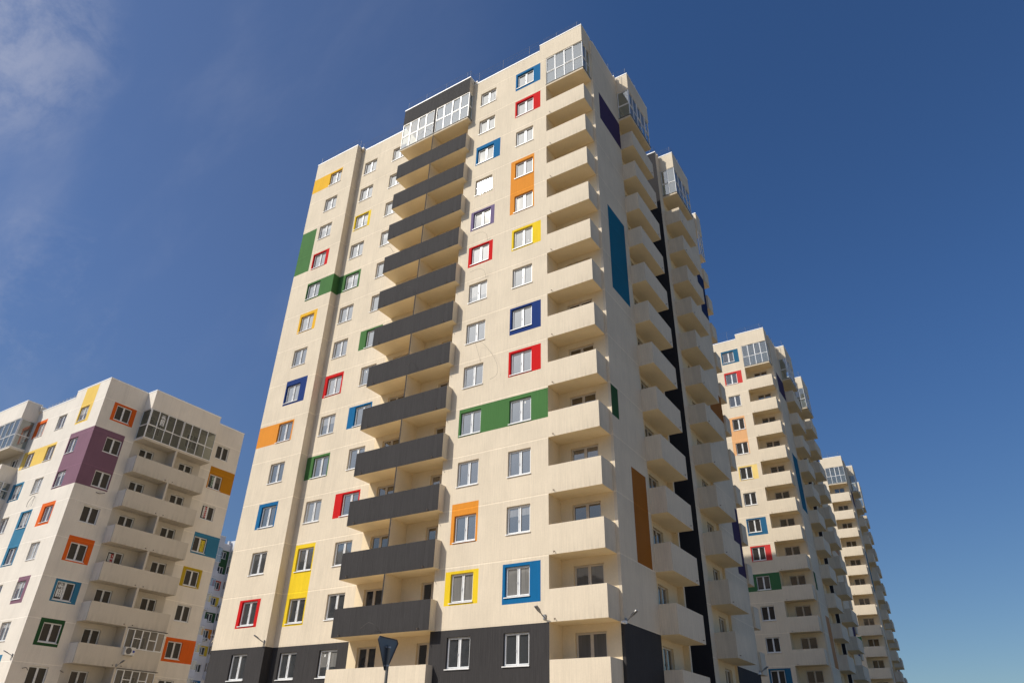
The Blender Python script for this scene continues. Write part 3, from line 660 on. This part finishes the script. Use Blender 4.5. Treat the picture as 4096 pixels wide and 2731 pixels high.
    def dv():
        m_ = MB(); m_.box(.002, BO-.002, 2.31, 2.37, .0625, 1+pb-.0005, sm); m_.box(.002, BO-T, 2.31, 2.37, pb+.06, .0625, sm); return m_.mesh('divider')
    def sp():
        m_ = MB(); m_.tube([(BO-.01, 0, pb+.05), (BO+.03, 0, pb+.045)], .011, DARKM, 6)
        return m_.mesh('drain_spout')
    def bL():
        m_ = MB(); m_.box(-7.2, -3.88, -.45, -.45+T, pb, .062, wh, bottom=sm); m_.box(-3.88-T, -3.88, -.45+T, -.001, pb, .062, wh, front=None, bottom=sm); m_.box(-7.2, -3.88-T, -.45+T, -.001, pb, pb+.06, sm); return m_.mesh('balcony')
    for k in range(1, 9):
        z = (0, 0, (zo-k)*U); o = link('balcony', cached('LbR', bR), root, z); link('divider', cached('Ldv', dv), o); link('drain_spout', cached('Lsp', sp), o, (0, 2.22*U, 0)); link('drain_spout', cached('Lsp', sp), o, (0, 2.46*U, 0))
        link('balcony', cached('LbL', bL), root, z)
    m_ = MB(); m_.box(.001, BO, B0, B1, pb, -.36, sm, front=wh); m_.box(.001, BO+.014, B0-.012, B1+.012, -.36, -.348, SILL); m_.box(.002, BO-.03, 2.31, 2.37, -.348, .57, sm); link('floor_slab', m_.mesh('floor_slab', U, zo), root); m_ = MB()
    m_.box(-7.2, -3.88, -.45, -.001, pb, -.36, wh, bottom=sm); m_.box(-7.2, -3.868, -.464, -.002, -.36, -.348, SILL)
    link('floor_slab', m_.mesh('floor_slab', U, zo), root)
    glazing(root, 'loggia_glazing', [('R', BO-.004, B0+.036, 2.33, 4), ('F', B0+.006, .004, BO-.006, 1)], -.348, .568, (.055, None), zo, gl=DIMG)
    glazing(root, 'loggia_glazing', [('R', BO-.004, 2.35, B1-.006, 4)], -.348, .568, (.055, None), zo, gl=DIMG)
    glazing(root, 'loggia_glazing', [('F', -.446, -7.18, -3.886, 10), ('R', -3.884, -.41, -.004, 1)], -.348, .588, (.055, None), zo)
    for k in (6, 7): 
        glazing(root, 'loggia_glazing', [('R', BO-.004, 2.38, B1-.006, 5)], -k+.068, 1-k+pb-.022, (-k+.33, (1, 3)), zo, gl=clearglass('brown_tint_glass', (.32, .29, .26), .05))
        m_ = MB(); m_.box(.30, BO+.03, 2.36, B1+.04, 1-k+pb-.02, 1-k+pb-.004, DARKM); link('rain_hood', m_.mesh('rain_hood', U, zo), root)
    glazing(root, 'loggia_glazing', [('F', -.446, -7.18, -3.886, 10), ('R', -3.884, -.41, -.004, 2)], -2+.068, -1+pb-.002, (-2+.33, (0, 1)), zo)
    cable(root, 'F', 0, [(-2.08, 0, -2.10), (-2.10, .04, -2.12), (-2.22, .05, -2.28), (-2.24, .03, -2.40)], .006, zoff=zo); cable(root, 'F', 0, [(-2.06, 0, -2.10), (-1.95, .04, -2.16), (-1.93, .05, -2.32), (-1.98, .04, -2.42)], .004, zoff=zo)
    cable(root, 'R', 0, [(.62, 0, -2.14), (.70, .04, -2.16), (.84, .05, -2.11)], .009, zoff=zo)
    cable(root, 'R', 0, [(.28, 0, -6.62), (.33, .08, -6.60), (.37, .10, -6.66)], .008, zoff=zo); cable(root, 'R', 0, [(1.18, 0, -6.58), (1.24, .07, -6.62)], .008, zoff=zo)
    # signs: things of their own, held up inside the panes
    Mr = Matrix.Translation((LX*U, LY*U, 0)) @ Matrix.Rotation(LR, 4, 'Z')
    def sign(y, z, x=0.0, label='', parts=()):
        e = empty('sale_sign', Mr @ Vector(((x)*U, y*U, (z+zo)*U)), LR+math.pi/2); tag(e, label, 'sign', 'sale signs in the windows')
        for pt_n, me, dx, dz, rot in parts:
            o = link(pt_n, me, e, (dx, 0, dz)); o.rotation_euler = (math.pi/2, 0, 0) if pt_n == 'lettering' else (0, 0, 0)
            if pt_n == 'lettering' and rot: o.rotation_euler = (math.pi/2, -math.pi/2, 0)
        return e
    xin = -.041   # just in front of the pane
    digits = lambda s_: text_mesh('918\n681\n12\n23', s_, INK, .95)
    sign(1.236+.2735*1.5+.0, .32, BO-.009, 'white telephone number sign 918 681 12 23 in the glazed top loggia', [('sheet', paper(.36, .92, WP), 0, 0, 0), ('lettering', digits(.25), 0, 0, 0)])
    sign(.424+.13, -5+.25, xin, 'white telephone number sign in the window with the blue surround', [('sheet', paper(.40, .95, WP), 0, 0, 0), ('lettering', digits(.26), 0, 0, 0)])
    sign(3.917+.15, -1+.24, xin, 'green and white sign in the window on the amber patch', [('sheet', paper(.20, .95, GP), 0, 0, 0), ('margin', paper(.10, .85, WP), .16, 0, 0), ('lettering', text_mesh('95 67 223 468 8', .15, WP), 0, 0, 1)])
    sign(3.917+.15, -2+.24, xin, 'red and white sign reading ПРОДАМ in the plain right hand window', [('sheet', paper(.26, .95, RP), .12, 0, 0), ('margin', paper(.17, .95, WP), -.10, 0, 0), ('lettering', text_mesh('8\n987\n620\n05\n58', .15, WP, 1.2), .12, 0, 0), ('lettering', text_mesh('П\nР\nО\nД\nА\nМ', .13, INK, 1.1), -.10, 0, 0)])
    sign(3.917+.34, -3+.22, xin, 'yellow sign reading ПРОДАЖА in the window on the blue patch', [('sheet', paper(.42, .95, YP), 0, 0, 0), ('lettering', text_mesh('ПРОДАЖА', .22, INK), -.10, 0, 1), ('lettering', text_mesh('8 929 83 000 31', .13, INK), .11, 0, 1)])
    sign(1.455+.13, -4+.22, xin, 'red and white sign reading ПРОДАМ behind the balcony parapet', [('sheet', paper(.26, .95, RP), .12, 0, 0), ('margin', paper(.17, .95, WP), -.10, 0, 0), ('lettering', text_mesh('8\n903\n311\n93', .17, WP, 1.3), .12, 0, 0), ('lettering', text_mesh('П\nР\nО\nД\nА\nМ', .13, INK, 1.1), -.10, 0, 0)])
    return Mr, zo
Mr, zoL = left_block()

# ------------------------------------------------------------------ white block far behind, seen through the gap
ACB = simple('ac_casing', (.66, .65, .62), .5); ACG = simple('ac_grille', (.10, .10, .10), .6); ACL = simple('ac_badge', (.01, .03, .30), .5)
def ac_unit(loc, rz, label, s=1.0, group='air conditioner units', badge=False):
    e = empty('air_conditioner', loc, rz); tag(e, label, 'air conditioner', group)
    w_, d, h_ = .78*s, .28*s, .54*s
    mb = MB(); mb.box(0, w_, -d, 0, 0, h_, ACB); link('casing', mb.mesh('casing', 1, 0), e)
    mb = MB(); c = (w_*.36, h_*.5); r = h_*.40
    for rr in (1, .8, .6, .4, .2):
        pts = [(c[0]+r*rr*math.cos(a*math.pi/10), -d-.004, c[1]+r*rr*math.sin(a*math.pi/10)) for a in range(21)]; mb.tube(pts, .010*s, ACG, 4)
    mb.poly([(c[0]+r*math.cos(a*math.pi/10), -d-.002, c[1]+r*math.sin(a*math.pi/10)) for a in range(20)], simple('ac_fan_dark', (.16, .15, .14), .6))
    link('fan_grille', mb.mesh('fan_grille', 1, 0), e)
    mb = MB()
    for x in (.1*w_, .86*w_): mb.box(x, x+.03*s, -d-.02*s, 0, -.04*s, -.002, STEEL)
    link('bracket', mb.mesh('bracket', 1, 0), e)
    if badge:
        mb = MB(); mb.box(w_*.76, w_*.97, -d-.004, -d-.0005, h_*.34, h_*.62, ACL); link('badge', mb.mesh('badge', 1, 0), e)
    return e
def back_block():
    BX, BY, zt_ = -38.1, 19.2, -2.87
    zo = ZG + zt_; root = empty('apartment_block', (BX*U, BY*U, 0), 0)
    tag(root, 'distant white block seen through the gap between the left block and the nearest tower', 'building')
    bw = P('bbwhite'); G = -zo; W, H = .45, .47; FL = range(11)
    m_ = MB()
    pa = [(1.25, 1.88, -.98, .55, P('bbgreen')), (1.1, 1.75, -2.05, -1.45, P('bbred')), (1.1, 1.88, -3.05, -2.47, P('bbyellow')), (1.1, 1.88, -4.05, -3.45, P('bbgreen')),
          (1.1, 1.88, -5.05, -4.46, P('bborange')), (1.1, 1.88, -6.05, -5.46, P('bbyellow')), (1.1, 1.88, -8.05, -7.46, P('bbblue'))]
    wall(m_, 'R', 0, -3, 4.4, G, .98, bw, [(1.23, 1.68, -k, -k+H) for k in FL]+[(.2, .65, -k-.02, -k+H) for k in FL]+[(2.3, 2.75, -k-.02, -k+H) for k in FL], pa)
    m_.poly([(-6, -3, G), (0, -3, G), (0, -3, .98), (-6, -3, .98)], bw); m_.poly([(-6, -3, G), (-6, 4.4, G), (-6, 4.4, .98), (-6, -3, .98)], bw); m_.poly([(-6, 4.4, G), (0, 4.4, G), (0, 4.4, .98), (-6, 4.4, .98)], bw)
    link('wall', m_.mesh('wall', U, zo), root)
    m_ = MB(); m_.poly([(-6, -3, .9), (0, -3, .9), (0, 4.4, .9), (-6, 4.4, .9)], ROOFM)
    m_.box(-.1, .0, 1.36, 1.9, .98, 1.01, CAP); m_.box(-.1, .42, -.5, 1.04, .60, 1.30, bw); m_.box(-.106, .426, -.506, 1.046, 1.30, 1.335, CAP)
    m_.box(-.1, .42, 1.92, 3.4, .60, 1.24, bw); m_.box(-.106, .426, 1.914, 3.406, 1.24, 1.275, CAP); m_.box(-.2, -.02, 1.70, 1.84, .98, 1.22, bw); m_.box(-.2, -.02, 1.69, 1.85, 1.22, 1.25, CAP)
    link('roof', m_.mesh('roof', U, zo), root)
    m_ = MB()
    for i in range(9): m_.tube([(-.05, 1.1+i*.075, 1.0), (-.05, 1.1+i*.075, 1.22)], .006, STEEL, 4)
    m_.tube([(-.05, 1.08, 1.22), (-.05, 1.72, 1.22)], .006, STEEL, 4); link('roof_railing', m_.mesh('roof_railing', U, zo), root)
    for k in FL:
        window(root, 'R', 0, 1.23, -k, W, H, gl=GL_B, zoff=zo); window(root, 'R', 0, 2.3, -k-.02, .45, H+.02, 'loggia_window', GL_D, FRAME, False, zoff=zo)
        window(root, 'R', 0, .2, -k-.02, .45, H+.02, 'loggia_window', GL_D, FRAME, False, zoff=zo)
    def bb(y0, y1):
        def f_():
            m_ = MB(); m_.box(.001, .42, y0, y1, pb, .05, bw)
            for y in (y1-.3, y1-.16): m_.tube([(.41, y, pb+.08), (.44, y, pb+.075)], .014, DARKM, 6)
            return m_.mesh('balcony')
        return f_
    for k in range(1, 11):
        z = (0, 0, (zo-k)*U); link('balcony', cached('B1', bb(-.5, 1.04)), root, z); link('balcony', cached('B2', bb(1.92, 3.4)), root, z)
        if k in (2, 3, 5, 6, 7, 8, 9): glazing(root, 'loggia_glazing', [('R', .416, .3, 1.03, 2), ('F', .3, .01, .41, 1)], -k+.052, 1-k+pb-.002, (-k+.30, (0,)), zo, ft=.02)
        if k in (1, 2, 4, 5, 6, 7): glazing(root, 'loggia_glazing', [('F', 1.93, .004, .41, 2)], -k+.052, 1-k+pb-.002, None, zo, gl=GL_L)
    glazing(root, 'loggia_glazing', [('R', .416, -.4, 1.03, 4), ('F', -.45, .01, .41, 1)], -.40, .598, (.05, None), zo, ft=.02)
    glazing(root, 'loggia_glazing', [('F', 1.93, .004, .41, 2), ('R', .416, 1.97, 3.4, 4)], -.40, .598, (.05, None), zo, ft=.02)
    B = Vector((BX*U, BY*U, 0))
    for (y, k, lb) in ((1.80, 2.95, 'air conditioner beside the yellow patched window of the distant block'), (1.15, 5.03, 'left air conditioner under the orange patched window of the distant block'), (1.45, 5.03, 'right air conditioner under the orange patched window of the distant block')):
        ac_unit(B+Vector((0.01, y*U, (zo-k-.17)*U)), math.pi/2, lb, .95)
    return root
back_block()
def lpt(x, y, z): return Mr @ Vector((x*U, y*U, (z+zoL)*U))
ac_unit(lpt(.445, 2.40, -6.10), LR+math.pi/2, 'white air conditioner with a blue badge under the glazed balcony of the left block', 1.0, badge=True)
ac_unit(lpt(.30, 3.505, -6.12), LR+math.pi, 'slim air conditioner seen edge on beside the orange patched window of the left block', .75)

# ------------------------------------------------------------------ wall lamps
def wall_lamp(base, outdir, label, arm=.42, tilt=28, camera_box=False):
    """base on the wall; outdir = horizontal unit vector the arm reaches along"""
    o_ = Vector(outdir).normalized(); ang = math.atan2(o_.y, o_.x)
    e = empty('wall_lamp', base, ang); tag(e, label, 'lamp', 'lamps on brackets fixed to the walls')
    t = R(tilt); a = Vector((math.cos(t), 0, math.sin(t)))
    mb = MB(); mb.box(-.0, .05, -.07, .07, -.10, .10, GREYP); mb.tube([(.05, 0, 0), (.12, 0, .02), tuple(Vector((.12, 0, .02))+a*arm*.45)], .024, GREYP, 8)
    link('bracket', mb.mesh('bracket', 1, 0), e)
    st = Vector((.12, 0, .02))+a*arm*.42; up = Vector((-a.z, 0, a.x)); sd_ = Vector((0, 1, 0))
    mb = MB(); prof = [(0, .035, .02), (.07, .05, .03), (.15, .085, .04), (.36, .09, .035), (.40, .08, .025)]
    rings = []
    for l_, w_, h_ in prof:
        c = st+a*l_; rings.append([c-sd_*w_-up*.02, c+sd_*w_-up*.02, c+sd_*w_*.85+up*h_, c-sd_*w_*.85+up*h_])
    for A_, B_ in zip(rings, rings[1:]):
        for k in range(4): mb.poly([A_[k], A_[(k+1) % 4], B_[(k+1) % 4], B_[k]], GREYP)
    mb.poly(rings[0], GREYP); mb.poly(rings[-1], GREYP); link('head', mb.mesh('head', 1, 0), e)
    mb = MB(); A_, B_ = st+a*.17-up*.024, st+a*.36-up*.024
    mb.poly([A_-sd_*.065, A_+sd_*.065, B_+sd_*.065, B_-sd_*.065], LENS); link('lens', mb.mesh('lens', 1, 0), e)
    if camera_box:
        mb = MB(); mb.box(-.0, .14, -.22, -.08, -.14, -.02, SILL); mb.tube([(.10, -.30, -.10), (.10, -.44, -.12)], .05, SILL, 10); link('junction_box', mb.mesh('junction_box', 1, 0), e)
    return e
W3 = lambda x, y, z: Vector((x*U, y*U, (z+ZG)*U))
wall_lamp(W3(-1.11, 0, -12.34), (-.25, -1, 0), 'wall lamp casting a shadow below the blue patched window', tilt=38)
wall_lamp(W3(-7.46, yA, -12.34), (-.7, -1, 0), 'wall lamp left of the inner corner above the charcoal base', tilt=30)
wall_lamp(W3(0, .47, -12.40), (1, -.15, 0), 'wall lamp on the shaded side of the nearest tower over the black base', tilt=35, camera_box=True)
wall_lamp(W3(X1, 8.07, -12.38), (1, -.2, 0), 'wall lamp at the far end of the shaded side of the nearest tower', tilt=30, camera_box=True)
wall_lamp(lpt(-.06, 0, -6.36), (-.9, -1, 0), 'wall lamp on the sunlit face of the left block', tilt=25)
wall_lamp(lpt(.44, 2.33, -6.37), (1, .3, 0), 'wall lamp under the air conditioner on the left block balcony', tilt=35)
# satellite dish on the hidden side wall of the nearest tower
e = empty('satellite_dish', W3(A0, .34, -12.18), 0); tag(e, 'small white satellite dish at the left edge of the nearest tower', 'satellite dish')
mb = MB(); n_r = 5
ax = Vector((-.55, -.75, .35)).normalized(); b1 = ax.orthogonal().normalized(); b2 = ax.cross(b1); cc = Vector((-.42, -.25, .1))
rg = []
for i in range(n_r+1):
    rr = .36*i/n_r; rg.append([cc+ax*(.10*(i/n_r)**2)+rr*(math.cos(k*math.pi/10)*b1+math.sin(k*math.pi/10)*b2) for k in range(20)])
DW = simple('dish_white', (.80, .80, .80), .4)
for A_, B_ in zip(rg, rg[1:]):
    for k in range(20): mb.poly([A_[k], A_[(k+1) % 20], B_[(k+1) % 20], B_[k]], DW)
link('dish', mb.mesh('dish', 1, 0), e)
mb = MB(); mb.tube([(0, 0, 0), (-.2, -.05, 0), tuple(cc)], .02, STEEL, 6); mb.tube([tuple(cc-b2*.3), tuple(cc+ax*.38)], .012, STEEL, 5); link('arm', mb.mesh('arm', 1, 0), e)

# ------------------------------------------------------------------ road sign seen from behind
cp = cam.matrix_world.translation
def at(d, px, py):
    v = cr*((px-2048)/2809.6) + cu*(-(py-1365.5)/2809.6) + f
    return cp + v*(d/math.hypot(v.x, v.y))
p1 = at(14.95, 1512.5, 2541); p2 = at(15.48, 1594, 2560); p3 = at(15.22, 1539, 2679); 
mid = (p1+p2)/2; sgn_x = Vector((p2.x-p1.x, p2.y-p1.y, 0)).normalized(); ang = math.atan2(sgn_x.y, sgn_x.x)
wS = (p2-p1).length; hS = (p1.z+p2.z)/2-p3.z
base = Vector(((mid.x+p3.x)/2, (mid.y+p3.y)/2, 0)) + .045*Vector((sgn_x.y, -sgn_x.x, 0))
e = empty('road_sign', base, ang); tag(e, 'back of a triangular road sign on a grey pole in front of the charcoal balconies', 'road sign')
SB = simple('sign_back', (.12, .135, .155), .45, .5); SE = simple('sign_rim', (.05, .06, .08), .45, .5)
zt0 = (p1.z+p2.z)/2; 
def tri(m_, sc, y0, y1, mat, cz):
    c = [(-wS/2+.05, zt0), (wS/2-.05, zt0), (wS/2-.01, zt0-.06), (.03, zt0-hS), (-.03, zt0-hS), (-wS/2+.01, zt0-.06)]
    c = [(x*sc, cz+(z-cz)*sc) for x, z in c]
    A_ = [(x, y0, z) for x, z in c]; B_ = [(x, y1, z) for x, z in c]
    m_.poly(A_, mat); m_.poly(B_[::-1], mat)
    for i in range(6): m_.poly([A_[i], A_[(i+1) % 6], B_[(i+1) % 6], B_[i]], mat)
    return c
mb = MB(); c = tri(mb, 1, .040, .043, SB, zt0-hS*.35)
link('sign_plate', mb.mesh('sign_plate', 1, 0), e)
mb = MB(); mb.tube([(x, .036, z) for x, z in c+c[:2]], .010, SE, 5); link('rim', mb.mesh('rim', 1, 0), e)
mb = MB(); mb.tube([(0, 0, 0), (0, 0, zt0-.14)], .030, simple('painted_pole', (.17, .165, .15), .5, .4), 14); link('pole', mb.mesh('pole', 1, 0), e)
for z in (zt0-.17, zt0-.50):
    mb = MB(); mb.tube([(0, 0, z-.014), (0, 0, z+.014)], .036, STEEL, 14); mb.box(-.075, .075, .026, .036, z-.012, z+.012, STEEL); link('clamp', mb.mesh('clamp', 1, 0), e)

# ------------------------------------------------------------------ block across the road, mirrored in the lower windows
def opposite(x, y, rz, w_, d_, h_, label):
    e = empty('apartment_block', (x, y, 0), rz); tag(e, label, 'building')
    m_ = MB(); oc = simple('ochre_render', (.33, .29, .24), .9); nh = int(h_/2.8)
    m_.box(-w_/2, w_/2, -d_/2, d_/2, 0, h_, oc, top=ROOFM); link('wall', m_.mesh('wall', 1, 0), e)
    m_ = MB(); rf = simple('grey_roof', (.12, .12, .125), .8)
    a = [(-w_/2-.5, d_/2+.5, h_), (w_/2+.5, d_/2+.5, h_), (w_/2-5, 0, h_+4.5), (-w_/2+5, 0, h_+4.5)]
    b = [(-w_/2-.5, -d_/2-.5, h_), (w_/2+.5, -d_/2-.5, h_), (w_/2-5, 0, h_+4.5), (-w_/2+5, 0, h_+4.5)]
    m_.poly(a, rf); m_.poly(b, rf); m_.poly([a[0], b[0], a[3]], rf); m_.poly([a[1], b[1], a[2]], rf); link('roof', m_.mesh('roof', 1, 0), e)
    for i in range(int(w_/6)):
        for k in range(nh):
            if i*nh+k >= 100: break
            m_ = cached('opw', lambda: (lambda q: (q.box(0, 1.6, 0, .05, 0, 1.5, simple('dim_pane', (.03, .035, .04), .1)), q)[1])(MB()).mesh('window', 1, 0))
            link('window', m_, e, (-w_/2+2+i*6, d_/2+.001, k*2.8+1.0))
opposite(-75, -84, math.atan2(-.62, .79)*1.0, 92, 16, 32, 'long ochre block across the road mirrored in the lowest windows')
opposite(-10, -122, -.12, 40, 16, 29, 'short ochre block across the road mirrored in the lowest windows')
